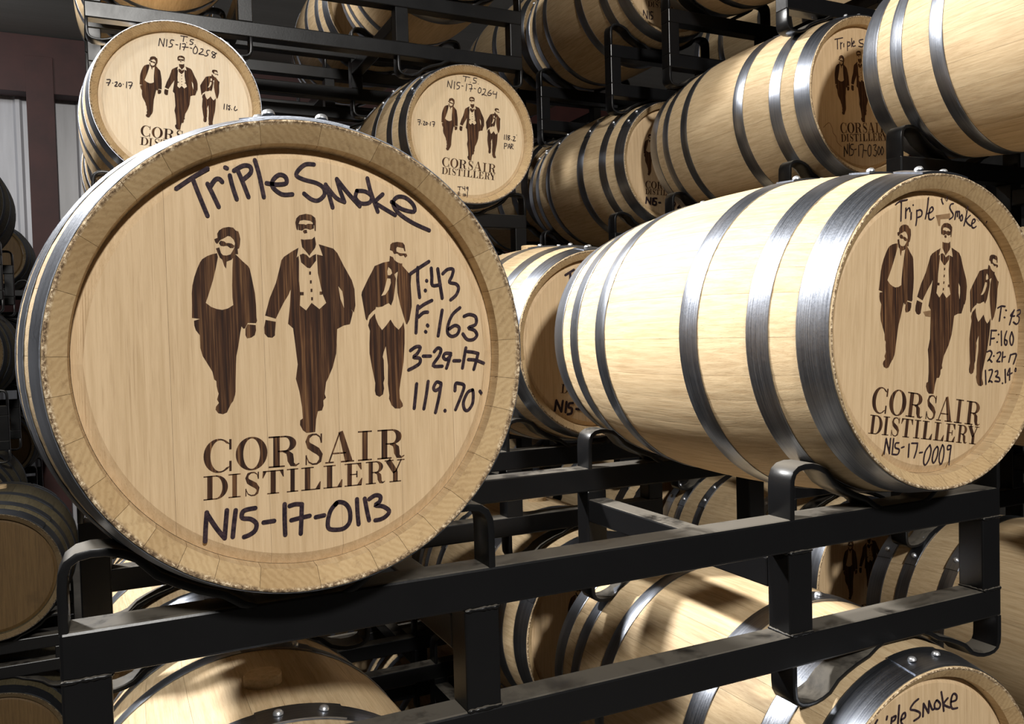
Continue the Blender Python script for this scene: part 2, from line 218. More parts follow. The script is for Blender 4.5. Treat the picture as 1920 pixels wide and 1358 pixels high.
WRITE = {'A': [[45,[-1361,1941],[-1195,2067],[-1019,2187]],[45,[-1187,2075],[-1134,1913],[-1039,1649]],[45,[-1026,2013],[-977,1905],[-914,1757]],[45,[-997,1983],[-941,2065],[-895,2075],[-866,2045]],[45,[-779,2122],[-753,1996],[-712,1854]],[45,[-826,2211],[-808,2203]],[45,[-685,2175],[-642,2065],[-579,1884]],[45,[-731,2180],[-628,2243],[-550,2239],[-545,2167],[-634,2082]],[45,[-493,2316],[-451,2157],[-405,1892]],[45,[-368,2056],[-256,2046],[-142,2068],[-148,2142],[-220,2162],[-295,2093],[-297,2011],[-196,1934],[-74,1940]],[45,[195,2310],[95,2304],[10,2233],[-17,2165],[72,2121],[220,2088],[302,2033],[308,1950],[230,1880],[147,1893],[66,1955]],[45,[329,2077],[367,1953],[405,1804]],[45,[337,2060],[451,1923],[553,1877]],[45,[553,1877],[505,2010],[467,2151]],[45,[467,2151],[591,1997],[742,1834]],[45,[713,2020],[693,1934],[761,1869],[867,1883],[896,1961],[818,2017],[713,2020]],[45,[850,2181],[889,2012],[970,1775]],[45,[1039,1993],[938,1894],[990,1853],[1193,1741]],[45,[1153,1904],[1278,1822],[1443,1794],[1436,1881],[1337,1964],[1228,1968],[1171,1887],[1240,1768],[1420,1653],[1641,1563]],[39,[1372,1008],[1480,1078],[1623,1165]],[39,[1472,1086],[1467,923],[1485,707]],[39,[1585,922],[1588,916]],[39,[1563,798],[1566,792]],[39,[1653,1080],[1658,971],[1663,862],[1771,870]],[39,[1741,1073],[1764,893],[1791,697]],[39,[1809,1011],[1878,1067],[1954,1067],[1935,981],[1898,902],[1991,878],[2023,823],[1986,736],[1908,673]],[39,[1457,598],[1435,428],[1422,258]],[39,[1464,567],[1548,621],[1648,667]],[39,[1461,459],[1528,512],[1586,519]],[39,[1577,353],[1584,343]],[39,[1550,271],[1556,264]],[39,[1786,541],[1756,392],[1721,212]],[39,[2033,570],[1928,484],[1865,359],[1853,248],[1910,200],[1988,229],[2016,308],[1957,341],[1871,295]],[39,[2089,458],[2167,481],[2253,447],[2250,351],[2145,306],[2230,272],[2263,207],[2209,152],[2123,155],[2065,228]],[39,[1341,36],[1416,80],[1473,71],[1430,-6],[1379,-51],[1460,-69],[1458,-131],[1375,-182],[1309,-210]],[39,[1510,-43],[1609,-46]],[39,[1661,10],[1712,55],[1753,31],[1726,-47],[1639,-169],[1764,-182]],[39,[1887,-21],[1811,-18],[1784,-65],[1825,-98],[1886,-45]],[39,[1878,-36],[1858,-115],[1822,-208]],[39,[1926,-117],[2011,-120]],[39,[2102,44],[2072,-91],[2046,-217]],[39,[2127,-5],[2204,-16],[2273,-34]],[39,[2273,-34],[2244,-129],[2206,-240]],[39,[2132,-109],[2236,-121],[2348,-165]],[39,[1409,-393],[1388,-548],[1367,-702]],[39,[1566,-370],[1536,-540],[1497,-718]],[39,[1740,-402],[1682,-383],[1638,-452],[1662,-492],[1730,-456],[1740,-402]],[39,[1740,-410],[1710,-566],[1653,-775]],[39,[1783,-756],[1786,-763]],[39,[1931,-506],[1942,-419],[1985,-414],[2061,-449],[2014,-582],[1932,-753]],[39,[2180,-511],[2110,-540],[2046,-664],[2060,-761],[2112,-772],[2175,-687],[2188,-560],[2180,-511]],[39,[2284,-533],[2301,-559]],[49,[-1169,-1748],[-1187,-1913],[-1199,-2079]],[49,[-1169,-1761],[-1072,-1940],[-985,-2067]],[49,[-985,-2067],[-967,-1901],[-949,-1747]],[49,[-851,-1759],[-875,-1912],[-895,-2066]],[49,[-631,-1757],[-732,-1766],[-777,-1793],[-780,-1858],[-686,-1882],[-625,-1942],[-641,-2020],[-705,-2064],[-769,-2082]],[49,[-542,-1939],[-420,-1934]],[49,[-291,-1749],[-297,-1929],[-297,-2116]],[49,[-233,-1776],[-167,-1763],[-88,-1772]],[49,[-88,-1772],[-100,-1952],[-113,-2126]],[49,[-219,-1951],[-120,-1936],[0,-1923]],[49,[73,-1948],[175,-1937]],[49,[330,-1804],[258,-1885],[220,-2004],[224,-2100],[305,-2130],[416,-2124],[488,-2050],[492,-1912],[440,-1823],[358,-1794],[315,-1823]],[49,[587,-1784],[589,-1951],[598,-2097]],[49,[686,-1788],[709,-1937],[733,-2065]],[49,[742,-1801],[822,-1761],[886,-1782],[876,-1844],[818,-1886],[917,-1911],[995,-1976],[957,-2035],[884,-2069],[812,-2074]]],
 'B': [[25,[-872,2229],[-776,2285],[-597,2317]],[25,[-742,2282],[-752,2110],[-761,1947]],[25,[-634,2172],[-644,1999]],[25,[-635,2114],[-586,2164],[-545,2175],[-532,2118]],[25,[-504,2100],[-513,1984]],[25,[-454,2235],[-448,2229]],[25,[-364,2144],[-367,1999],[-390,1883]],[25,[-358,2135],[-280,2157],[-232,2120],[-254,2052],[-338,2024]],[25,[-65,2380],[-96,2194],[-149,2007]],[25,[-112,2096],[2,2129],[53,2180],[25,2218],[-25,2187],[-62,2088],[-57,2010],[0,1998],[65,2034]],[25,[279,2381],[286,2327],[314,2284]],[25,[411,2407],[417,2348]],[25,[585,2301],[519,2288],[488,2227],[524,2170],[575,2112],[559,2062],[478,2019]],[25,[650,2165],[618,2024]],[25,[642,2134],[694,2171],[685,2076]],[25,[694,2146],[746,2168],[737,2048]],[25,[805,2111],[767,2069],[774,2010],[811,2011],[827,2072],[805,2111]],[25,[965,2262],[925,2095],[862,1918]],[25,[1030,2109],[924,2025],[953,1966],[1043,1918]],[25,[1089,1960],[1150,1992],[1166,2033],[1113,2042],[1074,1970],[1080,1899],[1133,1886],[1187,1913]],[25,[1251,2067],[1288,2028]],[25,[1405,2133],[1413,2103]],[25,[1505,2045],[1465,1983]],[29,[1782,422],[1883,454],[1985,446]],[29,[1873,421],[1819,178]],[29,[2008,377],[2029,369]],[29,[1962,245],[1982,237]],[29,[2251,371],[2146,272],[2260,264]],[29,[2251,377],[2188,271],[2114,106]],[29,[2334,363],[2417,375],[2416,308],[2333,269],[2395,228],[2373,148],[2310,109],[2227,151]],[29,[1596,5],[1552,-263]],[29,[1586,5],[1736,1]],[29,[1574,-146],[1674,-142]],[29,[1791,-70],[1800,-75]],[29,[1749,-210],[1757,-215]],[29,[1877,-15],[1878,-279]],[29,[2030,-18],[1978,-123],[1966,-242],[2017,-277],[2038,-204],[1977,-176]],[29,[2174,-35],[2121,-153],[2140,-260],[2191,-275],[2224,-156],[2174,-35]],[29,[1471,-385],[1551,-368],[1600,-416],[1529,-518],[1479,-556],[1529,-531],[1598,-580]],[29,[1650,-467],[1657,-473]],[29,[1751,-421],[1832,-403],[1851,-450],[1790,-528],[1739,-572],[1830,-582]],[29,[1913,-406],[1890,-584]],[29,[1902,-505],[1983,-495]],[29,[2138,-460],[2084,-598]],[29,[2127,-473],[2220,-450],[2303,-466],[2218,-637]],[29,[1417,-730],[1427,-986]],[29,[1516,-728],[1606,-725],[1595,-797],[1503,-950],[1534,-925],[1603,-955]],[29,[1696,-761],[1757,-751],[1756,-817],[1705,-854],[1805,-885],[1805,-951],[1684,-939]],[29,[1892,-986],[1900,-992]],[29,[1974,-733],[1983,-980]],[29,[2103,-725],[2040,-843],[2175,-809]],[29,[2114,-719],[2101,-939]],[29,[2269,-726],[2248,-772],[2279,-786],[2290,-733],[2269,-726]],[27,[-1184,-1792],[-1245,-2058]],[27,[-1184,-1792],[-1112,-2056]],[27,[-1112,-2056],[-1079,-1800]],[27,[-1002,-1806],[-1045,-2075]],[27,[-878,-1891],[-956,-1892],[-967,-1966],[-871,-2008],[-911,-2087],[-1026,-2077]],[27,[-812,-1979],[-753,-1970]],[27,[-625,-1932],[-649,-2157]],[27,[-556,-1923],[-408,-1935]],[27,[-408,-1935],[-440,-2058],[-501,-2184]],[27,[-361,-2106],[-291,-2105]],[27,[-97,-1988],[-220,-2104],[-263,-2281],[-214,-2335],[-122,-2238],[-68,-2088],[-97,-1988]],[27,[85,-2031],[2,-2108],[-41,-2259],[-1,-2319],[83,-2214],[116,-2076],[85,-2031]],[27,[230,-2014],[155,-2164],[143,-2304],[194,-2358],[257,-2229],[270,-2074],[230,-2014]],[27,[448,-2046],[375,-2040],[363,-2110],[436,-2102],[458,-2047]],[27,[458,-2061],[424,-2215],[390,-2390]]],
 'K': [[29,[173,2376],[387,2369]],[29,[273,2368],[242,2190]],[29,[352,2167],[357,2162]],[29,[587,2287],[498,2289],[471,2232],[558,2190],[531,2133],[454,2123]],[29,[630,2121],[635,2116]],[29,[-506,2202],[-552,1946]],[29,[-494,2191],[-404,1938]],[29,[-404,1938],[-357,2208]],[29,[-279,2191],[-304,1963]],[29,[-59,2192],[-147,2195],[-176,2085],[-114,2053],[-142,1970],[-230,1946]],[29,[-2,2054],[61,2053]],[29,[151,2112],[126,1910]],[29,[213,2107],[314,2106],[244,1897]],[29,[210,2000],[399,2010]],[29,[462,1998],[518,1989]],[29,[630,2065],[562,1949],[571,1829],[660,1840],[703,1966],[656,2068],[630,2065]],[29,[807,2006],[884,2001],[842,1902],[736,1822],[903,1815]],[29,[1102,1987],[1025,1978],[996,1894],[1046,1846],[992,1785],[928,1791]],[29,[1307,1904],[1205,1959],[1177,1888],[1278,1832],[1249,1748],[1173,1779],[1334,1920]],[29,[-2201,623],[-2095,621],[-2173,433]],[29,[-2217,518],[-2122,528]],[29,[-2030,527],[-2026,523]],[29,[-1956,559],[-1896,578],[-1910,511],[-1973,427],[-1890,436]],[29,[-1802,549],[-1852,479],[-1819,430],[-1769,487],[-1802,549]],[29,[-1710,522],[-1706,517]],[29,[-1597,609],[-1617,412]],[29,[-1550,601],[-1430,601],[-1509,397]],[29,[-1529,499],[-1445,502]],[29,[1532,160],[1507,-20]],[29,[1624,155],[1599,-25]],[29,[1728,123],[1662,104],[1713,53],[1683,-45],[1659,21]],[29,[1766,-7],[1771,-12]],[29,[1900,112],[1857,12],[1895,-40],[1963,8]]],
 'L': [[29,[-206,2372],[83,2350]],[29,[-82,2359],[-126,2169]],[29,[98,2160],[103,2155]],[29,[390,2343],[258,2342],[255,2262],[357,2219],[325,2149],[208,2137]],[29,[445,2124],[450,2119]],[29,[-859,2118],[-895,1878]],[29,[-860,2105],[-740,1828]],[29,[-740,1828],[-682,2150]],[29,[-580,2108],[-612,1814]],[29,[-345,2093],[-460,2094],[-478,1986],[-378,1944],[-410,1861],[-497,1826]],[29,[-276,1975],[-219,1973]],[29,[-56,2083],[-100,1799]],[29,[16,2064],[161,2052],[95,1792]],[29,[54,1895],[186,1908]],[29,[260,1929],[318,1921]],[29,[511,1994],[435,1893],[446,1774],[535,1796],[568,1920],[511,1994]],[29,[657,1942],[761,1939],[727,1815],[605,1695],[622,1737],[798,1687]],[29,[998,1936],[876,1830],[858,1720],[962,1717],[1024,1804],[905,1806]],[29,[1117,1894],[1084,1796],[1249,1799]],[29,[1266,1882],[1213,1620]],[29,[-2184,464],[-2074,461],[-2136,261]],[29,[-2173,387],[-2090,394]],[29,[-2040,328],[-2034,324]],[29,[-1951,419],[-1890,411],[-1955,289],[-1886,287]],[29,[-1826,404],[-1857,323],[-1816,300],[-1786,368],[-1826,404]],[29,[-1734,349],[-1728,344]],[29,[-1651,418],[-1671,286]],[29,[-1588,437],[-1482,432],[-1538,258]],[29,[-1563,347],[-1493,345]],[29,[1562,172],[1541,-21]],[29,[1653,179],[1632,-27]],[29,[1804,150],[1713,142],[1726,62],[1801,40],[1738,-33],[1709,19],[1804,150]],[29,[1873,-6],[1879,-11]],[29,[1956,120],[2033,126],[1999,28],[1936,-45],[2059,-36]],[29,[2109,203],[2115,198]],[29,[1552,-170],[1530,-403]],[29,[1551,-183],[1657,-189],[1640,-272],[1548,-292]],[29,[1697,-377],[1764,-181],[1804,-370]],[29,[1715,-308],[1791,-302]],[29,[1856,-175],[1834,-381]],[29,[1855,-188],[1932,-196],[1914,-266],[1853,-284],[1941,-387]],[26,[-579,-2063],[-413,-2054]],[26,[-496,-2058],[-500,-2197]],[26,[-357,-2051],[-359,-2123],[-276,-2119]],[26,[-273,-2032],[-278,-2201]],[26,[-134,-2050],[-207,-2079],[-164,-2129],[-128,-2050],[-139,-2204]],[26,[-502,-2273],[-558,-2276],[-562,-2404],[-479,-2400]],[26,[-549,-2337],[-493,-2334]],[26,[-337,-2317],[-340,-2409]],[26,[-271,-2324],[-295,-2397],[-239,-2394],[-271,-2324]],[26,[-156,-2231],[-174,-2437]]],
 'D': [[33,[-1298,1887],[-922,1989]],[33,[-1173,1921],[-1170,1577]],[33,[-1025,1812],[-1019,1595]],[33,[-1016,1759],[-950,1822]],[33,[-875,1795],[-877,1685]],[33,[-697,1890],[-703,1579]],[33,[-698,1853],[-596,1884],[-583,1776],[-685,1727]],[33,[-492,2025],[-507,1730]],[33,[-470,1845],[-367,1894],[-391,1946],[-443,1885],[-446,1756],[-318,1790]],[33,[47,2056],[-134,1997],[-85,1911],[70,1893],[16,1794],[-164,1791]],[33,[-918,-1752],[-925,-2100]],[33,[-919,-1770],[-771,-1998]],[33,[-771,-1998],[-765,-1667]],[33,[-678,-1624],[-686,-2047]],[33,[-485,-1647],[-613,-1674],[-615,-1803],[-489,-1850],[-517,-1999],[-635,-2044]],[33,[-437,-1828],[-344,-1803]],[33,[-229,-1665],[-225,-2035]],[33,[-177,-1643],[4,-1648],[-56,-2079]],[33,[27,-1814],[157,-1823]],[33,[291,-1609],[210,-1782],[258,-2003],[364,-1921],[369,-1659],[291,-1609]],[33,[501,-1612],[633,-1584],[551,-1758],[655,-1807],[599,-1980],[495,-1949]],[33,[764,-1630],[708,-1822],[759,-1931],[841,-1775],[764,-1630]],[33,[924,-1619],[867,-1811],[918,-1920],[1001,-1764],[924,-1619]]],
 'J': [[39,[-1152,1985],[-1205,1932]],[39,[-911,1996],[-927,1945]],[39,[-797,1949],[-815,1844]],[39,[-790,1948],[-698,1960],[-722,1900],[-783,1880]],[39,[-610,2128],[-647,1806]],[39,[-569,1854],[-460,1885],[-466,1964],[-536,1935],[-569,1832],[-509,1741]],[39,[-118,2138],[-237,2091],[-325,1999],[-208,1952],[-83,1879],[-100,1805],[-235,1768]],[39,[15,2026],[-4,1795]],[39,[23,2013],[141,1830]],[39,[141,1830],[160,2040]],[39,[160,2040],[238,1876],[287,1866]],[39,[354,2010],[304,1952],[319,1870],[417,1849],[459,1919],[386,2003],[354,2010]],[39,[487,2140],[525,1950],[547,1775]],[39,[657,1990],[549,1900],[713,1802]],[39,[747,1903],[881,1908],[899,1985],[825,2041],[765,1990],[739,1870],[779,1770],[912,1752]]],
 'C': [[70,[-1018,2020],[-726,2178]],[70,[-854,2099],[-860,1911]],[70,[-1485,-1931],[-1424,-1638]],[70,[-1424,-1638],[-1273,-1976]],[70,[-1273,-1976],[-1211,-1666]],[70,[-1087,-1705],[-1131,-2001]],[70,[-872,-1749],[-998,-1757],[-1019,-1866],[-912,-1904],[-934,-2045],[-1061,-2068]],[70,[-768,-1929],[-587,-1956]]],
 'E': [[71,[-1459,-1830],[-1423,-1567]],[71,[-1423,-1567],[-1230,-1868]],[71,[-1230,-1868],[-1193,-1580]],[71,[-1078,-1599],[-1114,-1863]],[71,[-875,-1589],[-1020,-1596],[-1023,-1716],[-908,-1758],[-940,-1879],[-1057,-1884]],[71,[-763,-1776],[-675,-1772]],[71,[4,-1670],[-88,-1819],[27,-1935],[150,-1785],[34,-1669],[4,-1670]],[71,[300,-1754],[420,-1724],[387,-1847],[265,-1974],[445,-1942]]],
 'F': [[45,[-1450,-1700],[-1450,-2050]],[45,[-1450,-1700],[-1250,-2050]],[45,[-1250,-2050],[-1250,-1700]],[45,[-1150,-1720],[-1150,-2040]],[45,[-950,-1720],[-1060,-1720],[-1070,-1860],[-970,-1890],[-980,-2010],[-1070,-2040]]]}

# ------------------------------------------------------------------ helpers
def new_obj(name, me, parent=None):
    o = bpy.data.objects.new(name, me); col.objects.link(o)
    if parent: o.parent = parent
    return o
def mesh(name, verts, faces, mats, smooth=True, idx=None):
    me = bpy.data.meshes.new(name); me.from_pydata(verts, [], faces)
    for m in mats: me.materials.append(m)
    if idx: me.polygons.foreach_set('material_index', idx)
    if smooth: me.polygons.foreach_set('use_smooth', [True] * len(me.polygons))
    if smooth == 'sharp': me.set_sharp_from_angle(angle=math.radians(28))
    me.update(); return me
def tag(o, label, cat, group=None):
    o['label'] = label; o['category'] = cat
    if group: o['group'] = group
def empty(name, loc):
    o = bpy.data.objects.new(name, None); o.empty_display_size = 0.1; o.location = loc; col.objects.link(o); return o

# ------------------------------------------------------------------ barrel geometry
RH, RB, LEN, REC = 0.2745, 0.3200, 0.9268, 0.031
BULGE = [RB]                                     # bilge radius of the barrel being built
def prof(t):
    RB = BULGE[0]
    return RB - (RB - RH) * abs((t - LEN / 2) / (LEN / 2)) ** 2.1

def stave_mesh(deg, lod, mats):
    nl, na = ((20, 5), (12, 4))[lod]
    half = math.radians(deg) / 2
    V, F, I = [], [], []
    def ring(y, r, drop=0.0):
        a0 = half - 0.0002 / r
        i0 = len(V)
        for j in range(na + 1):
            s = -1 + 2 * j / na
            a = a0 * s
            rr = r - (drop if j in (0, na) else 0.0)
            V.append((rr * math.sin(a), y, rr * math.cos(a)))
        return i0
    rows = []
    def add(y, r, matidx, drop=0.0):
        i = ring(y, r, drop)
        if rows:
            p = rows[-1]
            for j in range(na):
                F.append((p + j, p + j + 1, i + j + 1, i + j)); I.append(matidx)
        rows.append(i)
    # front inside of the chime, end grain, outside, back end grain, back inside
    add(REC + 0.018, 0.2496, 0); add(0.0180, 0.2516, 0); add(0.0170, 0.2526, 1)
    add(0.0008, RH - 0.0030, 1); add(0.0, RH - 0.0018, 1)
    for k in range(nl + 1):
        t = 0.0012 + (LEN - 0.0024) * k / nl
        add(t, prof(t), 1 if k == 0 else 0, 0.00045)
    add(LEN, RH - 0.0018, 1); add(LEN - 0.0008, RH - 0.0030, 1)
    add(LEN - 0.0170, 0.2526, 1); add(LEN - 0.0180, 0.2516, 0); add(LEN - REC - 0.018, 0.2496, 0)
    # side walls (joint faces)
    inner = []
    for k in range(len(rows)):
        y = V[rows[k]][1]
        inner.append(y)
    for side in (0, na):
        base = []
        for k in range(5, 5 + nl + 1):
            x, y, z = V[rows[k] + side]; r = math.hypot(x, z); q = (r - 0.024) / r
            V.append((x * q, min(max(y, 0.022), LEN - 0.022), z * q)); base.append(len(V) - 1)
        for k in range(nl):
            a, b = rows[5 + k] + side, rows[6 + k] + side
            F.append((a, b, base[k + 1], base[k]) if side == 0 else (b, a, base[k], base[k + 1])); I.append(0)
    me = mesh('stave', V, F, mats, 'sharp', I)
    return me
STAVES = {}
def get_stave(deg, lod, aged_shaded):
    key = (deg, lod, aged_shaded, BULGE[0])
    if key not in STAVES: STAVES[key] = stave_mesh(deg, lod, (M_STAVE_OLD_SHADE, M_END_OLD_SHADE) if aged_shaded else (M_STAVE, M_END))
    return STAVES[key]
def stave_plan(rng):
    opts = (9, 11, 13, 15)
    while True:
        out = []; s = 0
        while s < 360 - 15:
            d = rng.choice(opts); out.append(d); s += d
        if 360 - s in opts:
            out.append(360 - s); return out
        out2 = [d for d in opts if d == 360 - s]
        if out2: return out

def hoop_mesh(name, t0, t1, lap, seg, m_):
    """closed steel band between axial stations t0 < t1, riveted lap at angle lap"""
    th = 0.0016
    V, F = [], []
    tm = (t0 + t1) / 2; n = seg
    sec = [(t0, prof(t0) + 0.0006), (t0, prof(t0) + th), (t0 + 0.002, prof(t0) + th + 0.0007), (tm, prof(tm) + th + 0.0004),
           (t1 - 0.002, prof(t1) + th + 0.0007), (t1, prof(t1) + th), (t1, prof(t1) + 0.0006)]
    m = len(sec)
    for k in range(n):
        a = 2 * PI * k / n
        for y, r in sec: V.append((r * math.sin(a), y, r * math.cos(a)))
    for k in range(n):
        for j in range(m):
            a = k * m + j; b = k * m + (j + 1) % m; c = ((k + 1) % n) * m + (j + 1) % m; d = ((k + 1) % n) * m + j
            F.append((a, b, c, d))
    # lap plate
    w = 0.115; n2 = 8; i0 = len(V)
    for k in range(n2 + 1):
        a = lap + (-0.5 + k / n2) * w / RH
        for y, r in ((t0 + 0.001, prof(t0) + th + 0.0005), (t0 + 0.001, prof(t0) + th + 0.0030), (t1 - 0.001, prof(t1) + th + 0.0030), (t1 - 0.001, prof(t1) + th + 0.0005)):
            V.append((r * math.sin(a), y, r * math.cos(a)))
    for k in range(n2):
        for j in range(3):
            a = i0 + k * 4 + j; F.append((a, a + 1, a + 5, a + 4))
    F.append((i0, i0 + 3, i0 + 2, i0 + 1)); e = i0 + n2 * 4; F.append((e, e + 1, e + 2, e + 3))
    me = mesh(name, V, F, (m_,), 'sharp')
    return me
def rivet_mesh():
    V, F = [], []; n = 10
    prof_ = ((0.0080, 0.0), (0.0078, 0.0030), (0.0060, 0.0058), (0.0030, 0.0072))
    for r, h in prof_:
        for k in range(n): V.append((r * math.cos(2 * PI * k / n), r * math.sin(2 * PI * k / n), h))
    for i in range(len(prof_) - 1):
        for k in range(n): F.append((i * n + k, i * n + (k + 1) % n, (i + 1) * n + (k + 1) % n, (i + 1) * n + k))
    V.append((0, 0, 0.0076)); c = len(V) - 1
    for k in range(n): F.append(((len(prof_) - 1) * n + k, (len(prof_) - 1) * n + (k + 1) % n, c))
    return mesh('rivet', V, F, (M_RIVET,))
ME_RIVET = rivet_mesh()

HOOPS = (('head_hoop', 0.004, 0.064), ('quarter_hoop', 0.120, 0.168), ('bilge_hoop', 0.290, 0.340),
         ('bilge_hoop', 0.617, 0.661), ('quarter_hoop', 0.760, 0.805), ('head_hoop', LEN - 0.066, LEN - 0.004))
HM = {}
def get_hoop(i, lap, lod, aged_shaded):
    key = (i, lod, aged_shaded, BULGE[0])
    if key not in HM: HM[key] = hoop_mesh(HOOPS[i][0], HOOPS[i][1], HOOPS[i][2], lap, (96, 48)[lod], M_STEEL_OLD_SHADE if aged_shaded else M_STEEL)
    return HM[key]

def board_mesh(x0, x1, back=False, m=None):
    R, Ri = 0.2496, 0.2360
    n = 26 if max(abs(x0), abs(x1)) > 0.24 else 12; V, F = [], []
    e = 0.00012
    xs = [x0 + e + (x1 - x0 - 2 * e) * k / n for k in range(n + 1)]
    if x1 > 0.24: xs = [x1 - (x1 - x0 - e) * (1 - k / n) ** 2 for k in range(n + 1)]     # finer where the edge curves away
    if x0 < -0.24: xs = [x0 + (x1 - x0 - e) * (k / n) ** 2 for k in range(n + 1)]
    yo, yi = REC + 0.0075, REC
    for x in xs:
        x = max(-R + 1e-4, min(R - 1e-4, x))
        Zo = math.sqrt(R * R - x * x); Zi = math.sqrt(max(0.0, Ri * Ri - x * x))
        y = yi if abs(x) <= Ri else yi + (abs(x) - Ri) / (R - Ri) * (yo - yi)
        col_ = [(x, yo, -Zo), (x, y, -Zi), (x, y, 0.0), (x, y, Zi), (x, yo, Zo)]
        for p in col_: V.append((p[0], LEN - p[1], p[2]) if back else p)
    for k in range(n):
        for j in range(4):
            a = k * 5 + j
            q = (a, a + 5, a + 6, a + 1)
            F.append(q[::-1] if back else q)
    # edge faces, so that the joints have depth
    for k, s in ((0, 1), (n, -1)):
        base = len(V)
        for j in range(5):
            x, y, z = V[k * 5 + j]; V.append((x, y + (-0.012 if back else 0.012), z))
        for j in range(4):
            a = k * 5 + j; q = (a, a + 1, base + j + 1, base + j)
            F.append(q if (s > 0) != back else q[::-1])
    return mesh('head_board', V, F, (m or M_HEAD,), False)
BOARDS = {}
def get_boards(kind):
    if kind not in BOARDS:
        cuts = {'a': (-0.2494, -0.150, -0.046, 0.040, 0.118, 0.190, 0.2494), 'b': (-0.2494, -0.165, -0.092, -0.020, 0.070, 0.160, 0.2494),
                'white': (-0.2494, -0.16, -0.03, 0.09, 0.17, 0.2494), 'pale': (-0.2494, -0.15, -0.05, 0.06, 0.16, 0.2494), 'old': (-0.2494, -0.13, -0.03, 0.08, 0.17, 0.2494), 'back': (-0.2494, -0.12, 0.0, 0.12, 0.2494)}[kind]
        BOARDS[kind] = [board_mesh(cuts[i], cuts[i + 1], kind == 'back', {'old': M_HEAD_OLD_SHADE, 'pale': M_HEAD_PALE, 'white': M_HEAD_WHITE}.get(kind)) for i in range(len(cuts) - 1)]
    return BOARDS[kind]

def bung_mesh():
    V, F = [], []; n = 20
    pr = ((0.031, -0.006), (0.031, 0.013), (0.0295, 0.0155), (0.015, 0.0162))
    for r, h in pr:
        for k in range(n): V.append((r * math.cos(2 * PI * k / n), r * math.sin(2 * PI * k / n), h))
    for i in range(len(pr) - 1):
        for k in range(n): F.append((i * n + k, i * n + (k + 1) % n, (i + 1) * n + (k + 1) % n, (i + 1) * n + k))
    V.append((0, 0, 0.0162)); c = len(V) - 1
    for k in range(n): F.append(((len(pr) - 1) * n + k, (len(pr) - 1) * n + (k + 1) % n, c))
    return mesh('bung', V, F, (M_BUNG,), 'sharp')
ME_BUNG = bung_mesh()

# ------------------------------------------------------------------ brand and handwriting (flat print on the heads)
def similarity(s, deg, tx, tz):
    c, n = math.cos(math.radians(deg)) * s, math.sin(math.radians(deg)) * s
    return lambda p: (c * p[0] - n * p[1] + tx, n * p[0] + c * p[1] + tz)
def print_mesh(name, polys, y, m):
    V, F = [], []; y0 = y
    for k, loops in enumerate(polys):
        if isinstance(loops, int): y0 = y - loops * 0.00009; continue
        loops = [[Vector((x, 0.0, z)) for x, z in lp] for lp in loops]
        flatv = [v for lp in loops for v in lp]
        i0 = len(V); V += [(v.x, y0, v.z) for v in flatv]
        for t in tessellate_polygon([[Vector((v.x, v.z, 0)) for v in lp] for lp in loops]):
            a, b, c = (flatv[i] for i in t)
            cr = (b.x - a.x) * (c.z - a.z) - (b.z - a.z) * (c.x - a.x)
            if abs(cr) < 1e-12: continue
            F.append((i0 + t[0], i0 + t[1], i0 + t[2]) if cr > 0 else (i0 + t[0], i0 + t[2], i0 + t[1]))
    return mesh(name, V, F, (m,), False)
def smooth_line(pts, n=4):
    if len(pts) < 3: return pts
    out = []
    P_ = [pts[0]] + list(pts) + [pts[-1]]
    for i in range(1, len(P_) - 2):
        p0, p1, p2, p3 = P_[i - 1:i + 3]
        for k in range(n):
            t = k / n
            out.append(tuple(0.5 * ((2 * p1[j]) + (-p0[j] + p2[j]) * t + (2 * p0[j] - 5 * p1[j] + 4 * p2[j] - p3[j]) * t * t + (-p0[j] + 3 * p1[j] - 3 * p2[j] + p3[j]) * t ** 3) for j in (0, 1)))
    out.append(tuple(pts[-1])); return out
def stroke_polys(pts, w):
    """a marker stroke: one outline along the smoothed line, round at both ends"""
    pts = smooth_line(pts); n = len(pts); L_, R_ = [], []
    for i, p in enumerate(pts):
        a, b = pts[max(0, i - 1)], pts[min(n - 1, i + 1)]
        dx, dz = b[0] - a[0], b[1] - a[1]; l = math.hypot(dx, dz) or 1e-9
        h = w / 2
        L_.append((p[0] - dz / l * h, p[1] + dx / l * h)); R_.append((p[0] + dz / l * h, p[1] - dx / l * h))
    out = [[[L_[i], L_[i + 1], R_[i + 1], R_[i]]] for i in range(n - 1)]
    for p, e0 in ((pts[0], L_[0]), (pts[-1], R_[-1])):           # half round caps
        a0 = math.atan2(e0[1] - p[1], e0[0] - p[0])
        out.append([[(p[0] + w / 2 * math.cos(a0 + PI * k / 6), p[1] + w / 2 * math.sin(a0 + PI * k / 6)) for k in range(7)]])
    return out

def arc(cx, cy, rx, ry, a0, a1, n=16):
    return [(cx + rx * math.cos(math.radians(a0 + (a1 - a0) * k / n)), cy + ry * math.sin(math.radians(a0 + (a1 - a0) * k / n))) for k in range(n + 1)]
def band(o, i): return [[o[k], o[k + 1], i[k + 1], i[k]] for k in range(len(o) - 1)]
def rect(x0, y0, x1, y1): return [[(x0, y0), (x1, y0), (x1, y1), (x0, y1)]]
def vline(pts, ws):
    L_, R_ = [], []
    for i, p in enumerate(pts):
        a, b = pts[max(0, i - 1)], pts[min(len(pts) - 1, i + 1)]
        dx, dy = b[0] - a[0], b[1] - a[1]; l = math.hypot(dx, dy)
        L_.append((p[0] - dy / l * ws[i] / 2, p[1] + dx / l * ws[i] / 2)); R_.append((p[0] + dy / l * ws[i] / 2, p[1] - dx / l * ws[i] / 2))
    return band(L_, R_)
H = 0.045                                        # hairline
